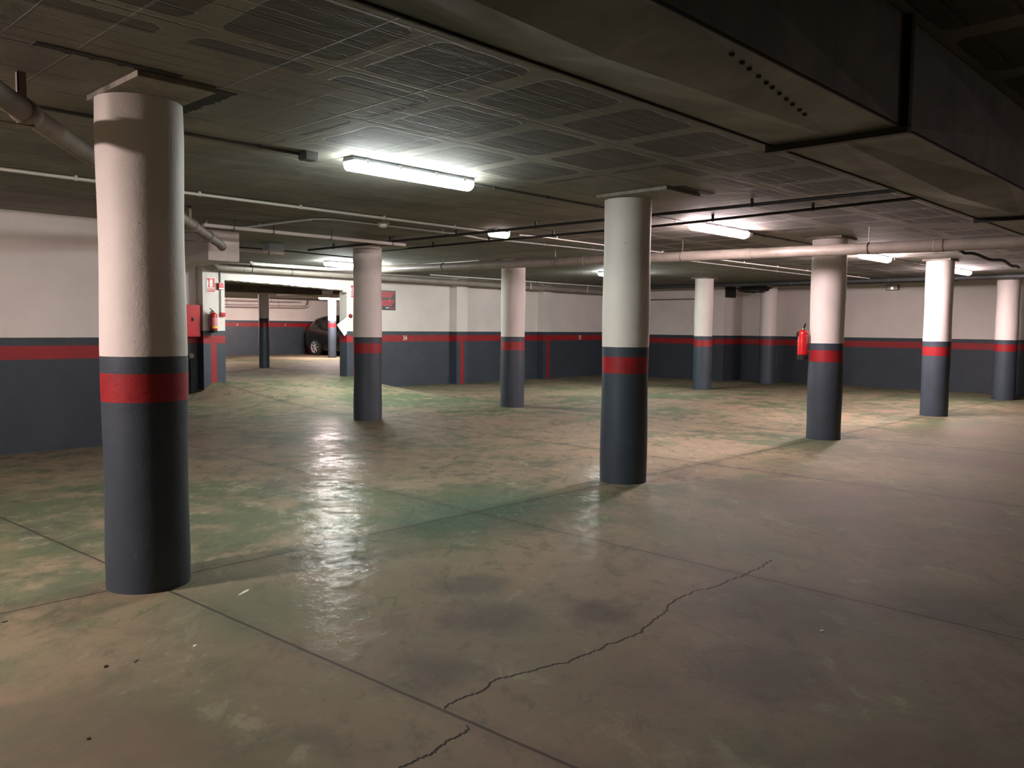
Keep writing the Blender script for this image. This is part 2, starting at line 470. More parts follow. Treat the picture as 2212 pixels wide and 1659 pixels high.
# back wall with its three pilasters and the two piers of the opening
bm = bmesh.new()
box(bm, -1.98, 1.04, 10.72, 10.98, -.02, CZ-.001)           # niche wall left of the pier
box(bm, 1.04, 1.48, 10.50, 10.98, -.02, CZ-.001)            # left pier
box(bm, 4.28, 4.66, 10.50, 10.77, -.02, CZ-.001)            # right pier
box(bm, 4.66, 14.2, 10.72, 10.98, -.02, CZ-.001)
box(bm, 7.50, 7.86, 10.50, 10.721, -.02, CZ-.001)
box(bm, 10.69, 11.04, 10.50, 10.721, -.02, CZ-.001)
tag(mobj('wall_back', bm, M_WB), kind='structure')
# lintel over the opening, its lower edge ragged and falling to the right
bm = bmesh.new()
N = 40; top = []; bot = []
for i in range(N+1):
    x = 1.48+(4.28-1.48)*i/N; z = 2.265-.10*i/N+random.uniform(-.009, .009)
    bot.append((x, z))
poly = [(4.28, CZ-.001), (1.48, CZ-.001)]+bot
prism(bm, poly, 10.50, 10.77, 'y')
tag(mobj('wall_lintel', bm, M_WHITE), kind='structure')
# niche side wall (behind the end of the left wall)
tag(mobj('wall_niche', B(-2.2, -1.96, 5.75, 10.98, -.02, CZ-.001), M_WL), kind='structure')
# downstand beam at the end of the left wall
bm = bmesh.new(); box(bm, -1.30, -.88, 5.5, 10.70, 2.22, CZ-.001)
tag(mobj('trim_1', bm, M_WHITE), kind='structure')
# right wall: main plane, return and the forward part by the far corner
bm = bmesh.new()
box(bm, 15.0, 15.25, -11.1, 6.9, -.02, CZ-.001)
box(bm, 14.0, 15.25, 6.9, 10.98, -.02, CZ-.001)
tag(mobj('wall_right', bm, M_WR), kind='structure')
tag(mobj('wall_front', B(-14.2, 15.2, -11.2, -11.0, -.02, CZ-.001), M_WL), kind='structure')
tag(mobj('wall_side', B(-14.3, -14.1, -11.1, 5.6, -.02, CZ-.001), M_WL), kind='structure')
# rear room
bm = bmesh.new(); box(bm, -.5, 18.1, 23.2, 23.4, .28, 2.355)
tag(mobj('wall_rear', bm, M_W2), kind='structure')
bm = bmesh.new(); box(bm, -.5, -.3, 10.98, 23.4, .28, 2.355)
tag(mobj('wall_rear_left', bm, M_W2), kind='structure')
bm = bmesh.new(); box(bm, 18.0, 18.2, 10.8, 23.4, .28, 2.355)
tag(mobj('wall_rear_right', bm, M_W2), kind='structure')
bm = bmesh.new(); box(bm, -.3, 6.0, 14.05, 14.5, 2.20, 2.358)
tag(mobj('trim_2', bm, M_BROWN), kind='structure')
bm = bmesh.new(); box(bm, 6.7, 9.0, 14.6, 17.5, 2.26, 2.358)
tag(mobj('trim_3', bm, M_CAP), kind='structure')

# ================================================================== COLUMNS
def column(cx, cy, r, label, cap=None, z0=0.0, top=2.57, mat=M_COL, group=None, ztop=2.6, gaps=()):
    root = empty('column', (cx, cy, z0), label, 'column', group)
    bm = bmesh.new(); seg = 72; H = top-z0
    hs = [0, .01] + [H*i/14 for i in range(1, 15)]
    prof = []
    for h in hs:
        prof.append((r + (.004*math.sin(h*5+cx) if 0.01 < h < H else 0), h))
    lathe(bm, prof, seg)
    mobj('shaft', bm, mat, root, smooth=True)
    if cap:
        x0, x1, y0, y1 = cap
        bm = bmesh.new(); box(bm, x0, x1, y0, y1, H, ztop-.001-z0, .004)
        mobj('capital', bm, M_CAP, root)
    for (a, b, c, d) in gaps:
        # ragged open form joint in the slab beside the capital
        bm = bmesh.new(); n = 26; lo = []; hi = []
        for k in range(n+1):
            t = k/n; j = (random.random()-.5)
            if (b-a) > (d-c): lo.append((a+(b-a)*t, c+j*.012)); hi.append((a+(b-a)*t, d+(random.random()-.5)*.03))
            else: lo.append((a+(random.random()-.5)*.01, c+(d-c)*t)); hi.append((b+(random.random()-.5)*.03, c+(d-c)*t))
        prism(bm, lo+hi[::-1], ztop-.0035-z0, ztop-.0005-z0)
        mobj('form_joint', bm, M_DARKBIT, root)
    return root
R = .214
column(-4.385, -.015, R, 'nearest thick round column at the left with a square slab on top', (-.21, .18, -.50, .15), gaps=[(.185, .31, -.46, .20), (-.66, -.02, -.565, -.505)])
column(0, 0, R, 'round column in the middle foreground, red band, just right of the picture centre', (-.32, .215, -.62, .12), gaps=[(-.23, .32, -.71, -.63)])
column(4.367, -.027, R, 'round column with a red fire extinguisher hanging on its left side', (-.25, .25, -.25, .25))
column(8.682, -.07, R, 'second round column from the right edge, bright lamp glowing behind its top', (-.22, .22, -.22, .22))
column(13.35, -.015, R, 'round column cut by the right edge of the photo', (-.22, .22, -.22, .22))
column(-2.0, 5.15, R, 'round column half built into the end of the left wall, mostly hidden behind the nearest column', (-.22, .22, -.22, .22))
column(1.252, 5.642, .210, 'round column right of the opening with a black and red poster beside it', (-.21, .21, -.21, .21))
column(4.421, 5.660, R, 'round column crossed near its top by the thick cream pipe, alone in front of the back wall', (-.22, .22, -.22, .22), top=2.52)
column(10.887, 5.676, R, 'far round column with chipped black marks low on its grey paint', (-.22, .22, -.22, .22))
column(14.104, 5.672, R, 'farthest round column by the black bundle under the ceiling', (-.22, .22, -.22, .22))
column(4.80, 14.90, .133, 'thin round post in the rear room seen through the opening', None, .30, 2.19, M_COL2)
column(10.08, 19.65, .14, 'brightly lit thin post in front of the parked car', None, .30, 2.355, M_COL2)
column(6.30, 20.45, .15, 'thin lit post at the left edge of the opening', None, .30, 2.355, M_COL2)

# ================================================================== VENTILATION DUCT
D_Y0, D_Y1, D_Z = -3.37, -2.85, 2.19
root = empty('ventilation_duct', (-1.4, -3.11, D_Z), 'large rectangular sheet metal air duct running under the ceiling at top right', 'duct')
O = Vector((-1.4, -3.11, D_Z))
def duct_panel(x0, x1, bulge):
    """one length of duct: creased bottom, two sides"""
    bm = bmesh.new(); xm = (x0+x1)/2; ym = (D_Y0+D_Y1)/2
    def V(x, y, z): return bm.verts.new(Vector((x, y, z))-O)
    a, b, c, d = V(x0, D_Y0, D_Z), V(x1, D_Y0, D_Z), V(x1, D_Y1, D_Z), V(x0, D_Y1, D_Z)
    n, s, e, w_ = V(xm, D_Y1, D_Z), V(xm, D_Y0, D_Z), V(x1, ym, D_Z-.004), V(x0, ym, D_Z-.004)
    m = V(xm, ym, D_Z-bulge)
    for f in ((a, w_, s), (b, s, e), (c, e, n), (d, n, w_), (w_, m, s), (s, m, e), (e, m, n), (n, m, w_)): bm.faces.new(f)
    zt = CZ-.004
    A, Bv, Cc, Dd = V(x0, D_Y0, zt), V(x1, D_Y0, zt), V(x1, D_Y1, zt), V(x0, D_Y1, zt)
    s2 = V(xm, D_Y0, zt); n2 = V(xm, D_Y1, zt); ms = V(xm, D_Y0-.012, (zt+D_Z)/2); mn = V(xm, D_Y1+.012, (zt+D_Z)/2)
    for f in ((a, s, ms), (s, b, ms), (b, Bv, ms), (Bv, s2, ms), (s2, A, ms), (A, a, ms)): bm.faces.new(f)
    for f in ((d, n, mn), (n, c, mn), (c, Cc, mn), (Cc, n2, mn), (n2, Dd, mn), (Dd, d, mn)): bm.faces.new(f)
    bm.faces.new((A, s2, n2, Dd)); bm.faces.new((s2, Bv, Cc, n2))
    bm.faces.new((a, w_, d, Dd, A)); bm.faces.new((b, e, c, Cc, Bv))
    bmesh.ops.recalc_face_normals(bm, faces=bm.faces[:])
    return mobj('duct_section', bm, MD, root)
joints = [-9.0, -5.95, -2.90, .15, 3.20]
for a, b in zip(joints[:-1], joints[1:]): duct_panel(a+.004, b-.004, .045)
for yy in (D_Y0, D_Y1):
    mobj('edge_seam', T([Vector((joints[0], yy, D_Z-.002))-O, Vector((joints[-1], yy, D_Z-.002))-O], .006, 6), M_DSTEEL, root)
for x in joints:
    bm = bmesh.new(); e = .028
    box(bm, x-.018, x+.018, D_Y0-e, D_Y1+e, D_Z-e, D_Z+.004)
    box(bm, x-.018, x+.018, D_Y0-e, D_Y0+.002, D_Z, CZ-.002)
    box(bm, x-.018, x+.018, D_Y1-.002, D_Y1+e, D_Z, CZ-.002)
    for v in bm.verts: v.co -= O
    mobj('duct_flange', bm, M_DSTEEL, root)
# rivets along the crease of the front length
for k in range(11):
    t = .22+.5*k/10+random.uniform(-.008, .008)
    p = Vector((-4.425, D_Y0, D_Z)).lerp(Vector((-2.90, -3.11, D_Z-.004)), t)
    mobj('rivet', L([(.001, -.008), (.007, -.006), (.009, 0)], 8, (p-O)+Vector((0, 0, -.001))), M_DSTEEL, root)

# ================================================================== LAMPS
def lamp(cx, cy, z, length, col, strength, label, dim_end=0.0, name='fluorescent_light', width=.13, group='ceiling tube lights'):
    root = empty(name, (cx, cy, z), label, 'ceiling light', group)
    h = length/2; w2 = width/2
    bm = bmesh.new()
    prism(bm, [(-w2+.008, -.010), (-w2+.016, 0), (w2-.016, 0), (w2-.008, -.010), (w2, -.032), (-w2, -.032)], -h, h, 'x')
    mobj('housing', bm, M_LHOUS, root)
    # trough-shaped diffuser, its ends bevelled
    def diff(x0, x1, mat, nm):
        bm = bmesh.new(); prof = []
        for k in range(13):
            a = PI*k/12; prof.append((math.cos(a)*(w2+.004), -.032-math.sin(a)**.7*.068))
        xs = [x0, x0+.02, x1-.02, x1] if nm == 'diffuser' else [x0, x1]
        rings = []
        for i, xx in enumerate(xs):
            k = .80 if (abs(xx) > h-.011) else 1
            rings.append([bm.verts.new((xx, u*(1 if k == 1 else .97), -.032+(v+.032)*k)) for u, v in prof])
        for a, b in zip(rings[:-1], rings[1:]):
            for j in range(12): bm.faces.new((a[j], a[j+1], b[j+1], b[j]))
        bm.faces.new(rings[0]); bm.faces.new(rings[-1][::-1])
        for r0, r1 in zip(rings[:-1], rings[1:]): bm.faces.new((r0[0], r1[0], r1[-1], r0[-1]))
        bmesh.ops.recalc_face_normals(bm, faces=bm.faces[:])
        return mobj(nm, bm, mat, root, smooth=True)
    de = max(.012, dim_end)
    diff(-h+.012, h-de, emis('lamp_glow', col, strength), 'diffuser')
    if dim_end: diff(h-de+.001, h-.005, M_MILK, 'diffuser_end')
    for k in (-.8, -.3, .3, .8):
        for s in (-1, 1):
            bm = B(k*h-.012, k*h+.012, s*(w2+.004)-.004, s*(w2+.004)+.004, -.042, -.014)
            mobj('clip', bm, M_CLIP, root)
    return root
LS = 62.0
lamp(-2.19, .40, CZ, 1.17, COOL, LS*.53, 'large bright tube light nearest the camera, hanging above the left half of the floor')
lamp(2.42, .42, CZ, 1.25, WARM, LS*1.25, 'pinkish tube light just right of the middle column', dim_end=.10)
lamp(7.08, .40, CZ, 1.05, WARM, LS*2.1, 'small tube light seen between the extinguisher column and the next column')
lamp(11.0, .30, CZ, 1.25, WARM, LS*1.35, 'tube light glowing behind the second column from the right edge')
lamp(-7.1, .45, CZ, 1.25, PINK, LS*2.0, 'tube light outside the frame lighting the nearest column from the left')
lamp(1.02, 2.66, CZ, .28, PINK, LS*.045, 'short dim pink lamp left of the middle column', width=.12)
lamp(3.08, 8.56, CZ, 1.25, COOL, LS*1.3, 'very bright tube light in front of the opening, cut by the poster column')
lamp(8.30, 6.25, CZ, 1.25, COOL, LS*.85, 'tube light almost hidden behind the left edge of the middle column')
lamp(3.2, -8.2, CZ, 1.25, WARM, LS*.16, 'added unseen fill lamp outside the frame behind the air duct')  # added fill lamp, unseen, brightens the duct side and the ceiling there
lamp(4.0, 19.2, 2.358, 1.25, PINK, LS*1.8, 'tube light of the rear room hidden behind the left pier')
lamp(9.75, 18.95, 2.358, 1.25, PINK, LS*2.5, 'pink tube light in the rear room in front of the lit post')

# ================================================================== PIPES
def pipe(name, pts, r, mat, label, cat='pipe', group=None, hangers=(), couplings=(), seg=24, bend=.12, hang_r=None, hmat=M_STEEL, ceil=CZ):
    pts = [Vector(p) for p in pts]; o = pts[0].copy()
    root = empty(name, o, label, cat, group)
    bm = T([p-o for p in (arcpts(pts, bend) if len(pts) > 2 else pts)], r, seg)
    mobj('pipe_run', bm, mat, root, smooth=True)
    d = (pts[1]-pts[0]).normalized()
    for t in couplings:
        i = int(t); p = pts[i].lerp(pts[i+1], t-i); dd = (pts[i+1]-pts[i]).normalized()
        bm = T([p-dd*.05-o, p-dd*.045-o, p+dd*.045-o, p+dd*.05-o], r*1.09, seg, rs=[r*1.01, r*1.08, r*1.08, r*1.01])
        mobj('coupling', bm, mat, root, smooth=True)
    for t in hangers:
        i = int(t); p = pts[i].lerp(pts[i+1], t-i); dd = (pts[i+1]-pts[i]); dd.z = 0; dd.normalize()
        bm = bmesh.new(); tube(bm, [p+Vector((0, 0, r*.9))-o, Vector((p.x, p.y, ceil-.002))-o], hang_r or .006, 8)
        ring = [p-o+(Vector((-dd.y, dd.x, 0))*math.cos(2*PI*k/20)+Vector((0, 0, 1))*math.sin(2*PI*k/20))*(r*1.04) for k in range(21)]
        tube(bm, ring, .006, 6)
        mobj('hanger', bm, hmat, root, smooth=True)
    return root
# thick cream drain pipe crossing the hall
pipe('drain_pipe', [(3.44, 8.35, 2.475), (3.50, -2.35, 2.33), (3.50, -2.62, 2.33), (3.50, -2.62, CZ-.01)], .066, M_PIPE,
     'thick cream drain pipe crossing the hall beneath the ceiling in front of the columns', hangers=(.18, .42, .63, .86), couplings=(.27, .47, .72, .93), bend=.1)
# diagonal taupe pipe at the upper left
PL0 = Vector((-5.9, -1.495, 2.40)); PL1 = Vector((-1.33, 5.15, 2.40))
o = PL0
root = empty('drain_pipe', o, 'thick taupe pipe running diagonally under the ceiling behind the nearest column', 'pipe')
mobj('pipe_run', T([Vector((0, 0, 0)), PL1-o, PL1-o+Vector((.14, .2, -.02))], .052, 28), M_PIPED, root, smooth=True)
dd = (PL1-PL0).normalized()
for (sx, sy) in ((-4.93, -.13), (-2.40, 3.60), (-1.80, 4.45)):
    p = Vector((sx, sy, 2.4)); q = PL0+dd*((p-PL0).dot(dd))
    nrm = Vector((-dd.y, dd.x, 0))
    mobj('coupling', T([q-dd*.07-o, q-dd*.06-o, q+dd*.05-o, q+dd*.06-o], .06, 24, rs=[.054, .061, .061, .054]), M_PIPED, root, smooth=True)
    bm = bmesh.new()
    h = q+Rv*.0
    # strap: a vertical angle and a horizontal bar under the pipe
    box(bm, q.x-o.x-.019, q.x-o.x+.019, q.y-o.y+.053, q.y-o.y+.059, -.062, CZ-2.4-.002)
    box(bm, q.x-o.x-.019, q.x-o.x-.014, q.y-o.y+.053, q.y-o.y+.085, -.062, CZ-2.4-.002)
    box(bm, q.x-o.x-.30, q.x-o.x+.03, q.y-o.y-.02, q.y-o.y+.06, -.064, -.058)
    mobj('hanger', bm, M_PIPED, root)
# pipe along the back wall, over the opening
pipe('drain_pipe', [(1.10, 10.28, CZ-.02), (1.18, 10.22, 2.47), (1.50, 10.20, 2.475), (13.9, 10.16, 2.44)], .062, M_PIPE,
     'pipe hung along the back wall over the opening and the numbered bays', hangers=(2.03, 2.10), couplings=(2.30, 2.02), bend=.12, hang_r=.014, hmat=M_DSTEEL)
pipe('water_pipe', [(1.62, 9.78, CZ-.03), (1.66, 9.76, 2.545), (3.3, 9.74, 2.54), (3.9, 9.35, 2.56)], .032, M_PVC,
     'small white pipe with a bend above the opening, under the bright lamp', couplings=(1.12, 1.5), bend=.06)
pipe('water_pipe', [(6.0, 9.75, 2.565), (13.9, 9.75, 2.565)], .017, M_PVC,
     'thin white pipe under the ceiling in front of the back wall', hangers=(.45, .70), seg=12)
# hangers rods for the back pipe (white uprights right of the lone column)
for k, (hx, lab) in enumerate(((9.70, 'white upright strap holding the back wall pipe, nearer the lone column'), (12.05, 'white upright strap holding the back wall pipe, nearer the middle column'))):
    tag(mobj('pipe_strap', B(-.016, .016, -.006, .006, -.20, -.001), M_PVC, loc=(hx, 10.075, CZ)), lab, 'pipe strap', 'white pipe straps')
# dark pipe by the right wall
pipe('dark_pipe', [(12.9, 9.6, 2.535), (12.9, -.6, 2.535)], .048, simple('dark_grey_pipe', (.055, .06, .062), .5),
     'dark grey pipe under the ceiling in front of the right wall', hangers=(.2, .5, .8), couplings=(.72,))
pipe('dark_pipe', [(13.5, 5.3, 2.53), (13.5, 1.0, 2.53)], .03, M_BLACK,
     'thin black pipe nearer the right wall', seg=12)

# ------------------------------------------------------------------ conduits and cables
def conduit(pts, r, mat, label, name='electrical_conduit', clips=0, clipmat=None, bend=.08, cat='conduit', group=None, seg=10):
    pts = [Vector(p) for p in pts]; o = pts[0].copy()
    root = empty(name, o, label, cat, group)
    pp = arcpts(pts, bend, 4) if len(pts) > 2 else pts
    mobj('tube_run', T([p-o for p in pp], r, seg), mat, root, smooth=True)
    if clips:
        tot = sum((b-a).length for a, b in zip(pts[:-1], pts[1:])); n = clips
        for k in range(n):
            s = tot*(k+.5)/n; acc = 0
            for a, b in zip(pts[:-1], pts[1:]):
                l = (b-a).length
                if acc+l >= s:
                    q = a.lerp(b, (s-acc)/l); d = (b-a).normalized(); break
                acc += l
            bm = bmesh.new(); tube(bm, [q-d*.008-o, q+d*.008-o], r*1.35, 10); box(bm, q.x-o.x-.01, q.x-o.x+.01, q.y-o.y-.01, q.y-o.y+.01, 0, CZ-q.z-.001)
            mobj('clip', bm, clipmat or mat, root)
    return root
M_DCON = simple('dark_conduit', (.07, .068, .062), .5)
conduit([(-9.5, .535, 2.585), (-2.97, .535, 2.585)], .010, M_DCON, 'dark conduit feeding the nearest tube light, passing behind the nearest column', clips=8)
conduit([(-1.58, .50, 2.585), (1.9, .50, 2.585)], .010, M_DCON, 'dark conduit between the nearest tube light and the pinkish one', clips=5)
conduit([(3.2, .47, 2.585), (6.7, .47, 2.585)], .012, M_DCON, 'dark conduit right of the pinkish tube light', clips=5)
conduit([(8.0, .43, 2.585), (10.35, .43, 2.585)], .012, M_DCON, 'dark conduit between the two rightmost tube lights', clips=3)
conduit([(-9.5, 2.66, 2.575), (.9, 2.76, 2.575)], .014, simple('pale_conduit', (.42, .40, .35), .4), 'long pale conduit running behind the nearest column towards the dim pink lamp', clips=10)
conduit([(-9.5, 2.74, 2.585), (.9, 2.83, 2.585)], .010, M_BLACK, 'thin black cable beside the long pale conduit', clips=0, name='cable', cat='cable')
conduit([(1.45, 2.72, 2.575), (1.9, 2.60, 2.57), (2.2, 2.66, 2.575), (4.5, 2.67, 2.575), (12.8, 2.62, 2.575)], .009, M_PVC, 'thin white cable from the dim pink lamp towards the right wall', clips=9, name='cable', cat='cable')
conduit([(-1.22, 4.9, 2.575), (-1.13, 3.22, 2.575), (-.4, 3.22, 2.575), (.85, 3.24, 2.575), (1.55, 3.42, 2.575), (1.85, 3.30, 2.575), (3.7, 3.16, 2.575), (12.8, 3.14, 2.575)], .014,
        simple('grey_white_conduit', (.50, .52, .51), .4), 'pale grey conduit with a kink that carries the smoke detector', clips=16, clipmat=M_PVC, bend=.25)
conduit([(.77, -2.8, 2.54), (.74, .3, 2.54), (.73, 5.2, 2.54), (.72, 6.4, 2.54)], .016, M_BLACKM, 'black cable crossing the ceiling left of the middle column', clips=7, name='cable', cat='cable')
conduit([(1.2, -2.8, 2.54), (1.52, .7, 2.54), (1.50, 5.0, 2.54)], .014, M_BLACKM, 'second black cable crossing the ceiling above the dim pink lamp', clips=7, name='cable', cat='cable')
conduit([(1.82, 3.5, 2.588), (1.88, 6.5, 2.588)], .008, M_BLACKM, 'short thin black cable in front of the poster column', name='cable', cat='cable')
conduit([(4.0, 8.6, 2.58), (4.0, 6.1, 2.58)], .010, M_PVC, 'short thin white conduit on the ceiling above the thick pipe, left of the lone column')
conduit([(-.9, 7.1, 2.56), (.6, 7.0, 2.56), (2.4, 7.2, 2.56)], .012, M_BLACKM, 'dark cable bunch on the ceiling near the small grey junction box', name='cable', cat='cable')
# black sagging hose near the thick pipe
pp = []
for k in range(33):
    t = k/32; pp.append((6.05+2.9*t, -1.15-.10*math.sin(t*PI), 2.46+.018*math.sin(t*15)-.035*t))
root = conduit([(5.9, -1.12, 2.50)]+pp, .022, M_BLACK, 'wavy black hose hanging under the thick pipe at the right edge', name='flexible_hose', cat='hose', bend=.02)
conduit([(5.98, -1.20, 2.55), (6.4, -2.3, 2.55), (6.6, -2.7, 2.55)], .022, M_BLACK, 'short black hose branching above the wavy one at the right edge', name='flexible_hose', cat='hose')
# junction boxes
def jbox(x, y, z, sx, sy, sz, mat, label):
    root = empty('junction_box', (x, y, z), label, 'junction box')
    mobj('box_body', B(-sx/2, sx/2, -sy/2, sy/2, -sz, -.001, .004), mat, root)
    mobj('lid', B(-sx/2+.006, sx/2-.006, -sy/2+.006, sy/2-.006, -sz-.006, -sz), mat, root)
    return root
jbox(-3.03, .50, CZ, .10, .10, .05, M_DCON, 'small dark junction box left of the nearest tube light')
jbox(.17, 6.45, CZ, .26, .18, .10, M_GREYP, 'grey junction box on the ceiling above the opening')
jbox(3.55, 2.60, CZ, .09, .09, .04, M_PVC, 'tiny white junction box on the white cable left of the middle column')
# cable channels hung from rods
def tray(x0, x1, y, z, label, rods):
    root = empty('cable_channel', (x0, y, z), label, 'cable channel', None)
    bm = bmesh.new(); Lh = x1-x0
    box(bm, 0, Lh, -.028, .028, -.004, 0); box(bm, 0, Lh, -.028, -.024, 0, .032); box(bm, 0, Lh, .024, .028, 0, .032)
    mobj('channel', bm, simple('channel_white', (.50, .46, .41), .45), root)
    for r_ in rods:
        bm = bmesh.new(); tube(bm, [(r_-x0, -.032, -.01), (r_-x0, -.032, CZ-z-.001)], .005, 8); box(bm, r_-x0-.01, r_-x0+.01, -.034, .032, -.010, -.004)
        mobj('hanger', bm, M_DSTEEL, root)
    return root
tray(-1.93, .90, 4.33, 2.49, 'long white cable channel hung from rods, above and left of the opening', [-1.58, -1.08, -.28, .68])
tray(-.55, .56, 6.84, 2.485, 'short white cable channel hung further back near the grey junction box', [-.3, .3])

# smoke detector
root = empty('smoke_detector', (-.38, 3.125, CZ), 'white smoke detector on the ceiling beside the pale conduit', 'smoke detector')
mobj('base', L([(.065, -.001), (.068, -.03), (.060, -.035)], 28), M_PVC, root, smooth=True)
mobj('head', L([(.045, -.034), (.048, -.055), (.035, -.070), (.012, -.074)], 28), M_PVC, root, smooth=True)

# ================================================================== FIRE FITTINGS
def extinguisher(loc, rz, label, sc=1.0, hoseside=1):
    """cylinder stands at local origin, wall behind it at +y"""
    root = empty('fire_extinguisher', loc, label, 'fire extinguisher', None, rz)
    r = .068*sc; h = .36*sc
    mobj('cylinder', L([(r*.80, .03), (r, .045), (r, h-.05), (r*.93, h-.025), (r*.65, h-.004), (r*.30, h+.008)], 32), M_EXT, root, smooth=True)
    mobj('foot_ring', L([(r*.90, -.02), (r*.97, -.018), (r*1.02, .03), (r*.8, .046)], 32), M_BLACK, root, smooth=True)
    lb = bmesh.new(); n = 12; a0 = -PI*.78; a1 = -PI*.22
    for k in range(n):
        t0 = a0+(a1-a0)*k/n; t1 = a0+(a1-a0)*(k+1)/n; q = r+.0012
        v = [lb.verts.new((math.cos(t)*q, math.sin(t)*q, z)) for t, z in ((t0, .11*sc), (t1, .11*sc), (t1, .27*sc), (t0, .27*sc))]; lb.faces.new(v)
    mobj('label_panel', lb, M_LAB, root)
    lb = bmesh.new()
    for k in range(n):
        t0 = a0+(a1-a0)*k/n; t1 = a0+(a1-a0)*(k+1)/n; q = r+.0013
        v = [lb.verts.new((math.cos(t)*q, math.sin(t)*q, z)) for t, z in ((t0, .07*sc), (t1, .07*sc), (t1, .105*sc), (t0, .105*sc))]; lb.faces.new(v)
    mobj('warning_strip', lb, M_YEL, root)
    mobj('valve', L([(.014, h), (.016, h+.012), (.012, h+.02), (.012, h+.04), (.006, h+.043)], 14), M_BRASS, root, smooth=True)
    bm = bmesh.new(); prism(bm, [(-.012, h+.040), (-.07, h+.088), (-.074, h+.080), (-.03, h+.030), (.014, h+.028), (.014, h+.040)], -.009, .009, 'y')
    mobj('handle', bm, M_BLACK, root)
    bm = bmesh.new(); prism(bm, [(-.012, h+.022), (-.045, h+.0), (-.050, h+.006), (-.02, h+.034), (.012, h+.034)], -.008, .008, 'y')
    mobj('carry_grip', bm, M_BLACK, root)
    mobj('gauge', L([(.012, -.022), (.014, -.018), (.014, -.012)], 14, (0, 0, h+.02), 'y'), M_CHROME, root, smooth=True)
    s = hoseside
    hp = [(s*.012, 0, h+.028), (s*.06, -.005, h+.02), (s*(r+.035), -.01, h*.72), (s*(r+.030), -.01, h*.40), (s*(r+.012), -.005, h*.20)]
    hose = mobj('hose', T(arcpts(hp, .05), .008*sc, 10), M_BLACKM, root, smooth=True)
    mobj('nozzle', T([(s*(r+.012), -.005, h*.20), (s*(r+.004), -.005, h*.06)], .01, 10, rs=[.009, .014]), M_BLACK, hose, smooth=True)
    bm = bmesh.new(); box(bm, -.025, .025, r*.9, r+.030, h-.08, h-.02)
    mobj('wall_bracket', bm, M_CHROME, root)
    return root
extinguisher((1.20, 10.405, 1.27), 0, 'red fire extinguisher on the pier below the white and red extinguisher sign', 1.0, -1)
a = math.atan2(.7227, -.691)
extinguisher((4.367-.691*.305, -.027+.7227*.305, 1.05), a+PI/2+PI, 'red fire extinguisher hanging on the left side of a round column', 1.0, 1)
def sign_ext(x, z, w_, h_, label, y=10.498):
    root = empty('fire_extinguisher_sign', (x, y, z), label, 'sign', 'fire extinguisher signs')
    mobj('panel', B(-w_/2-.012, w_/2+.012, -.004, 0, -.02, h_+.012), M_SIGNW, root)
    hh = h_*.30
    # red field with the notched left edge of the flame symbol
    bm = bmesh.new(); w2 = w_/2
    prism(bm, [(w2, hh), (w2, h_), (-w2, h_), (-w2, h_*.93), (-w2*.65, h_*.75), (-w2*.62, h_*.58), (-w2*.85, hh)], -.006, -.004, 'y')
    mobj('red_field', bm, M_SIGNR, root)
    bm = bmesh.new(); prism(bm, [(-w2, -.008), (w2, -.008), (w2, hh*.78), (-w2, hh*.78)], -.006, -.004, 'y')
    strip = mobj('text_strip', bm, M_SIGNR, root)
    bm = bmesh.new()
    prism(bm, [(-.028, hh+.012), (.028, hh+.012), (.028, h_*.82), (.014, h_*.90), (.008, h_*.92), (.008, h_*.96), (-.008, h_*.96), (-.008, h_*.92), (-.014, h_*.90), (-.028, h_*.82)], -.0075, -.006, 'y')
    mobj('pictogram', bm, M_SIGNW, root)
    bm = text_bm('EXTINTOR', .036)
    for v in bm.verts: v.co = Vector((v.co.x*.86, -v.co.z-.0075, v.co.y+hh*.36))
    mobj('lettering', bm, M_SIGNW, strip)
    return root
sign_ext(1.205, 2.03, .155, .25, 'red and white extinguisher pictogram sign on the left pier above the extinguisher')
sign_ext(4.46, 2.03, .155, .25, 'red extinguisher sign on the right pier, half hidden by the poster column')
# alarm call point and its conduit
root = empty('alarm_box', (1.385, 10.498, 2.07), 'small red alarm box with a white lower edge on the left pier beside the opening', 'alarm')
mobj('back_box', B(-.055, .055, -.055, 0, 0, .125, .006), M_EXT, root)
mobj('front_plate', B(-.048, .048, -.060, -.056, .035, .118), M_SIGNR, root)
mobj('white_strip', B(-.048, .048, -.060, -.056, .006, .032), M_SIGNW, root)
conduit([(1.385, 10.482, CZ-.01), (1.385, 10.482, 2.205)], .012, M_GREYP, 'grey vertical conduit above the alarm box on the pier')
conduit([(1.385, 10.482, 2.06), (1.385, 10.482, 1.60)], .008, M_DCON, 'dark vertical conduit below the alarm box running down to the extinguisher')
root = empty('alarm_button', (1.43, 10.498, 1.60), 'small red button box right of the extinguisher on the left pier', 'alarm')
mobj('box_body', B(-.05, .045, -.04, 0, -.04, .04, .01), M_EXT, root)
mobj('button', L([(.02, -.05), (.022, -.04)], 16, (0, 0, 0), 'y'), M_SIGNR, root)
root = empty('alarm_bell', (4.37, 10.498, 1.62), 'small round dark red bell on the right pier', 'alarm')
mobj('dome', L([(.012, -.055), (.030, -.045), (.042, -.02), (.045, 0)], 24, (0, 0, 0), 'y'), simple('bell_dark_red', (.16, .008, .012), .3), root, smooth=True)
mobj('mount', L([(.016, -.001), (.016, -.0)], 10, (0, 0, 0), 'y'), M_DSTEEL, root)
# hose cabinet in the niche
root = empty('hose_cabinet', (.74, 10.718, 1.17), 'red metal fire hose cabinet on the wall left of the pier', 'fire cabinet')
mobj('cabinet_body', B(-.30, .27, -.18, 0, 0, .60, .01), simple('cabinet_red', (.38, .012, .016), .4), root)
d = mobj('door', B(-.28, .25, -.192, -.181, .02, .58, .003), M_EXT, root)
mobj('latch', B(.10, .13, -.215, -.192, .30, .36, .003), M_BLACK, d)
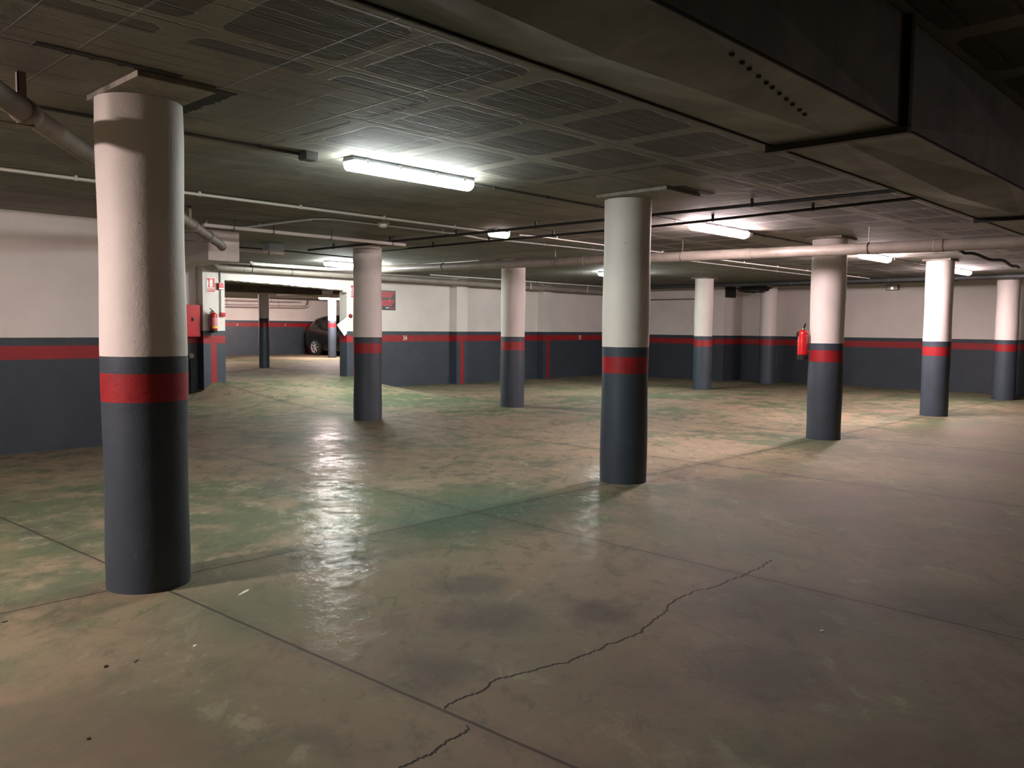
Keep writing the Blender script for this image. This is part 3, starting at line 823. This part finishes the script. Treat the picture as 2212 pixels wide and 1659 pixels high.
# valves and hose reel below the cabinet
root = empty('valve_assembly', (.85, 10.66, .80), 'black valve with a shiny nozzle below the red hose cabinet', 'valve')
mobj('valve_body', L([(.02, -.02), (.045, -.01), (.045, .05), (.02, .06)], 18), M_BLACK, root, smooth=True)
mobj('nozzle', T([(-.02, -.02, 0), (-.08, -.06, -.05), (-.10, -.07, -.10)], .018, 12, rs=[.016, .018, .026]), M_BLACK, root, smooth=True)
mobj('nozzle_tip', T([(-.10, -.072, -.095), (-.105, -.076, -.115)], .02, 12), M_CHROME, root, smooth=True)
mobj('hand_wheel', L([(.05, -.075), (.055, -.07), (.05, -.065)], 18, (0, 0, .02), 'y'), M_CHROME, root, smooth=True)
mobj('riser', T([(.03, .03, -.02), (.03, .03, -.75)], .016, 12), M_BLACK, root, smooth=True)
# white standpipe in the niche
pipe('water_pipe', [(.62, 10.62, 1.80), (.62, 10.62, CZ-.01)], .035, M_PVC, 'white vertical pipe above the red hose cabinet', couplings=(.5,))

# poster on the back wall
root = empty('poster', (5.50, 10.719, 1.77), 'black poster with two blocks of red lines on the back wall beside the poster column', 'poster')
mobj('sheet', B(-.28, .28, -.006, 0, 0, .45), M_POST, root)
def block(zt, n, wmax, cut):
    bm = bmesh.new()
    for k in range(n):
        z1 = zt-k*.036; x = -.265; lim = wmax-(cut*k/(n-1) if n > 1 else 0)
        while x < lim:
            ww = random.uniform(.03, .075); ww = min(ww, lim-x)
            if ww < .012: break
            box(bm, x, x+ww, -.0085, -.006, z1-.030, z1); x += ww+.005
    return bm
mobj('red_text_block', block(.425, 4, .245, .09), M_POSTR, root)
mobj('red_text_block', block(.235, 4, .255, .09), M_POSTR, root)
bm = bmesh.new(); box(bm, .0, .09, -.008, -.006, .045, .065, 0); mobj('logo', bm, M_SIGNW, root)
bm = bmesh.new(); box(bm, .12, .24, -.008, -.006, .05, .062); box(bm, .12, .22, -.008, -.006, .028, .038); mobj('small_print', bm, M_POSTR, root)
mobj('arrow_mark', prism(bmesh.new(), [(.10, .20), (.12, .20), (.125, .25), (.11, .285), (.09, .25)], -.0095, -.0085, 'y'), M_LAB, root)

# bay numbers
for s, x, lab in (('34', 6.065, 'white stencilled number 34 on the red band of the back wall'),
                  ('33', 9.36, 'white stencilled number 33, mostly hidden behind the lone column'),
                  ('32', 12.54, 'white stencilled number 32 left of the middle column')):
    o = wall_text('bay_number', s, .155, x, 10.7195, 1.128, M_NUM); tag(o, lab, 'painted number', 'bay numbers on the back wall')
for s, x, lab in (('6', 8.47, 'white bay number 6 on the rear room wall'), ('5', 10.41, 'white bay number 5 on the rear room wall left of the car')):
    o = wall_text('bay_number', s, .12, x, 23.1995, 1.405, M_NUM); tag(o, lab, 'painted number', 'bay numbers in the rear room')

# emergency light on the right wall
root = empty('emergency_light', (14.998, 2.87, 2.40), 'small white emergency light box high on the right wall', 'emergency light')
mobj('housing', B(-.05, 0, -.15, .15, 0, .13, .006), M_DSTEEL, root)
mobj('cover', B(-.062, -.05, -.135, .135, .012, .118, .004), M_WHITE, root)
mobj('indicator', L([(.014, -.07), (.018, -.062)], 12, (0, 0, .05), 'x'), emis('indicator_glow', (1, .98, .9), 6), root)
# white floodlight on the right pier corner
root = empty('sensor_lamp', (4.24, 10.47, 2.16), 'small white swivel lamp at the top corner of the right pier', 'lamp')
mobj('mount', T([(.04, .03, .03), (-.02, 0, .02)], .02, 12), M_PVC, root, smooth=True)
mobj('head', L([(.02, -.05), (.045, -.04), (.045, .03), (.02, .04)], 18, (-.05, -.02, 0), 'x'), M_PVC, root, smooth=True)
# bent white sheet on the right pier
root = empty('bent_sheet', (4.27, 10.55, 1.22), 'bent white metal sheet sticking out from the corner of the right pier', 'sheet metal')
bm = bmesh.new()
P = [(-.02, .16, .10), (-.20, .02, .20), (-.10, -.10, .36), (.02, -.055, .40), (.005, -.056, .02), (-.06, -.06, -.04)]
a_ = [bm.verts.new(p) for p in P]; b_ = [bm.verts.new((p[0]-.002, p[1]-.008, p[2])) for p in P]
for (i, j, k) in ((0, 1, 5), (1, 2, 3), (1, 3, 4), (1, 4, 5)):
    bm.faces.new((a_[i], a_[j], a_[k])); bm.faces.new((b_[k], b_[j], b_[i]))
for i in range(6):
    j = (i+1) % 6; bm.faces.new((a_[i], a_[j], b_[j], b_[i]))
bmesh.ops.recalc_face_normals(bm, faces=bm.faces[:])
mobj('sheet', bm, simple('sheet_white', (.6, .6, .58), .4, metal=.2), root)

# black vent opening and bundle near the far corner
root = empty('vent_opening', (14.30, 6.898, 2.27), 'black square vent opening high beside the far corner', 'vent')
mobj('frame', B(-.27, .27, -.02, 0, 0, .30), M_DSTEEL, root)
bm = bmesh.new()
for k in range(7): box(bm, -.24, .24, -.03, -.02, .03+k*.037, .045+k*.037)
mobj('louvre', bm, M_BLACK, root)
bm = bmesh.new(); bmesh.ops.create_icosphere(bm, subdivisions=4, radius=1)
for v in bm.verts:
    n_ = v.co.copy(); k = 1+.16*math.sin(n_.x*7+1)*math.cos(n_.y*6)+.10*math.sin(n_.z*9+n_.x*5)
    v.co = Vector((n_.x*.16*k, n_.y*.42*k, n_.z*.105*k))
tag(mobj('plastic_bundle', bm, M_BLACK, smooth=True, loc=(13.60, 5.85, 2.455)), 'crumpled black plastic bundle hanging under the ceiling by the farthest column', 'bundle')
tag(mobj('wall_batten', B(-.05, .0, -.9, .9, 0, .035), M_PIPED, loc=(13.998, 8.6, 2.22)), 'short brown batten on the wall right of the middle column', 'batten')

# rear room pipe
pipe('drain_pipe', [(6.6, 22.95, 2.06), (11.1, 22.95, 2.09), (11.25, 22.95, 2.12), (11.3, 22.9, 2.35)], .055, simple('pinkish_pipe', (.45, .38, .36), .45),
     'pinkish pipe along the rear room wall with an upturned end', hangers=(.3, .75), couplings=(.5,), bend=.12, ceil=2.36)
pipe('water_pipe', [(6.6, 22.7, 2.25), (10.8, 22.7, 2.27)], .025, simple('pinkish_pipe_thin', (.42, .35, .33), .45), 'thin pipe above the pinkish pipe in the rear room', seg=12, hangers=(.25, .7), ceil=2.36)

# ================================================================== CAR (rear quarter seen through the opening)
def build_car():
    root = empty('car', (10.95, 22.80, .30), 'black car parked against the rear room wall behind the lit post', 'car', None, -PI/2)
    root.scale = (.95, 1, .90)
    # local: x along car (rear at 0, nose at 4.5), y across (0 near side .. 1.8), z up
    prof = [ # x, z_low, z_sill(belt), z_roof, half width low, half width belt, half width roof
        (0.00, .45, .80, .88, .70, .74, .70), (.06, .32, .95, 1.06, .82, .84, .74), (.18, .26, 1.02, 1.34, .88, .88, .66),
        (.42, .22, 1.03, 1.53, .90, .90, .64), (.95, .20, 1.02, 1.62, .90, .91, .66), (1.7, .20, 1.00, 1.645, .90, .91, .67),
        (2.5, .20, .98, 1.60, .90, .91, .66), (2.95, .20, .97, 1.38, .90, .91, .64), (3.35, .20, .97, 1.08, .90, .90, .72),
        (3.9, .22, .92, .97, .89, .88, .74), (4.3, .28, .80, .84, .82, .82, .68), (4.46, .42, .62, .66, .68, .70, .6)]
    bm = bmesh.new(); rings = []
    for (x, zl, zb, zr, wl, wb, wr) in prof:
        pts = [(-wl*.9, zl), (-wl, zl+.10), (-wb-.015, (zl+zb)*.55), (-wb, zb-.04), (-wb+.025, zb+.02), (-(wb+wr)/2, (zb+zr)/2), (-wr, zr-.05), (-wr*.82, zr-.005), (0, zr+.015)]
        pts = pts+[(-u, v) for u, v in pts[-2::-1]]
        rings.append([bm.verts.new((x, .9+u, v)) for u, v in pts])
    n = len(rings[0])
    for a, b in zip(rings[:-1], rings[1:]):
        for j in range(n): bm.faces.new((a[j], a[(j+1) % n], b[(j+1) % n], b[j]))
    bm.faces.new(rings[0][::-1]); bm.faces.new(rings[-1])
    bmesh.ops.recalc_face_normals(bm, faces=bm.faces[:])
    body = mobj('body', bm, M_CARP, root, smooth=True)
    # side windows, rear window
    def win(poly, nm, near=True):
        bm = bmesh.new(); vs_ = []
        for x, z in poly:
            t = (z-1.02)/(1.56-1.02); y = -.012+.0+(.9-(.905-(.905-.665)*max(0, t)))
            vs_.append(bm.verts.new((x, y if near else 1.8-y, z)))
        f = bm.faces.new(vs_)
        r_ = bmesh.ops.extrude_face_region(bm, geom=[f])
        for v in r_['geom']:
            if isinstance(v, bmesh.types.BMVert): v.co.y += .01 if near else -.01
        bmesh.ops.recalc_face_normals(bm, faces=bm.faces[:])
        return mobj(nm, bm, M_GLASS, root)
    for nr in (True, False):
        win([(.42, 1.10), (.86, 1.08), (.86, 1.50), (.62, 1.46)], 'quarter_window', nr)
        win([(.93, 1.08), (1.75, 1.07), (1.75, 1.54), (.93, 1.51)], 'side_window', nr)
        win([(1.82, 1.07), (2.85, 1.06), (2.50, 1.50), (1.82, 1.54)], 'side_window', nr)
    mobj('rear_window', prism(bmesh.new(), [(.055, 1.10), (.145, 1.40), (.165, 1.39), (.08, 1.09)], .35, 1.45, 'y'), M_GLASS, root)
    for y0 in (.02, 1.50):
        mobj('tail_lamp', B(-.012, .10, y0+.06, y0+.26, .84, 1.02, .01), M_LRED, root)
    mobj('bumper', B(-.05, .16, .10, 1.70, .34, .56, .03), M_CARP, root)
    for (wx, wy) in ((.78, .0), (.78, 1.8), (3.55, .0), (3.55, 1.8)):
        s = 1 if wy == 0 else -1
        wh = bpy.data.objects.new('wheel', None); COL.objects.link(wh); wh.parent = root; wh.location = (wx, wy+s*.10-s*.03, .33)
        bm = L([(.20, -.03), (.235, -.098), (.30, -.105), (.325, -.085), (.33, 0), (.325, .085), (.30, .105), (.235, .098), (.20, .03)], 40, (0, 0, 0), 'y')
        mobj('tyre', bm, M_BLACKM, wh, smooth=True)
        bm = bmesh.new()
        lathe(bm, [(.215, -.09), (.235, -.10), (.235, -.06), (.215, -.05)], 40, (0, 0, 0), 'y', ring=True)
        lathe(bm, [(.02, -.095), (.05, -.088), (.055, -.05)], 20, (0, 0, 0), 'y')
        for k in range(7):
            a = 2*PI*k/7
            sp = bmesh.ops.create_cube(bm, size=1)['verts']
            for v in sp:
                u, d_, h_ = v.co.x*.19+.13, v.co.y*.03-.078, v.co.z*(.030+.02*(v.co.x+.5))
                v.co = Vector((u*math.cos(a)-h_*math.sin(a), d_, u*math.sin(a)+h_*math.cos(a)))
        if s < 0:
            for v in bm.verts: v.co.y *= -1
            bmesh.ops.recalc_face_normals(bm, faces=bm.faces[:])
        mobj('rim', bm, M_RIM, wh, smooth=True)
        mobj('wheel_arch', lathe(bmesh.new(), [(.37, -.015), (.40, -.02), (.40, .0), (.37, .0)], 40, (wx, .0 if s > 0 else 1.8, .34), 'y', ring=True), M_BLACKM, root, smooth=True)
    mobj('side_mirror', B(2.55, 2.68, -.13, .02, .98, 1.12, .02), M_CARP, root)
    mobj('door_handle', B(1.55, 1.72, -.022, -.006, .88, .91, .004), M_CHROME, root)
    return root
build_car()

# ================================================================== LITTER ON THE FLOOR
def flake(x, y, sx, sy, rz, mat, name, label, cat, h=.004, group=None):
    bm = bmesh.new(); n = 9; rng = random.Random(int(abs(x*1000+y*77)))
    ang = [2*PI*k/n for k in range(n)]
    rad = [.6+.4*rng.random() for _ in ang]
    a = [bm.verts.new((math.cos(t)*r_*sx, math.sin(t)*r_*sy, 0.0005)) for t, r_ in zip(ang, rad)]
    b = [bm.verts.new((math.cos(t)*r_*sx*.8, math.sin(t)*r_*sy*.8, h*(.5+rng.random()*.5))) for t, r_ in zip(ang, rad)]
    bm.faces.new(a[::-1]); bm.faces.new(b)
    for i in range(n): bm.faces.new((a[i], a[(i+1) % n], b[(i+1) % n], b[i]))
    o = mobj(name, bm, mat, loc=(x, y, floor_h(x, y))); o.rotation_euler = (0, 0, rz)
    return tag(o, label, cat, group)
flake(-4.62, -1.06, .016, .009, .6, M_DUST, 'paper_scrap', 'tiny white scrap on the floor below the nearest column', 'scrap')
flake(-2.46, -2.95, .014, .010, .2, M_DUST, 'paper_scrap', 'tiny white scrap on the dark floor at lower right', 'scrap')
flake(-4.10, -.53, .075, .012, .55, M_DUST, 'plaster_smear', 'short pale plaster smear on the floor right of the nearest column', 'smear', .0015)
flake(-4.98, -1.02, .014, .009, .4, M_DARKBIT, 'pebble', 'small dark crumb on the floor at lower left', 'pebble', .007)
flake(-4.87, -1.05, .022, .006, .8, M_DARKBIT, 'wood_splinter', 'thin brown splinter beside the small dark crumb', 'splinter', .004)
flake(-5.25, -1.60, .012, .008, .8, M_DARKBIT, 'pebble', 'small reddish dark crumb near the bottom left edge', 'pebble', .006)
flake(-5.12, -.15, .02, .009, .3, M_DARKBIT, 'leaf_fragment', 'dark leaf fragment on the floor left of the nearest column', 'leaf', .004)
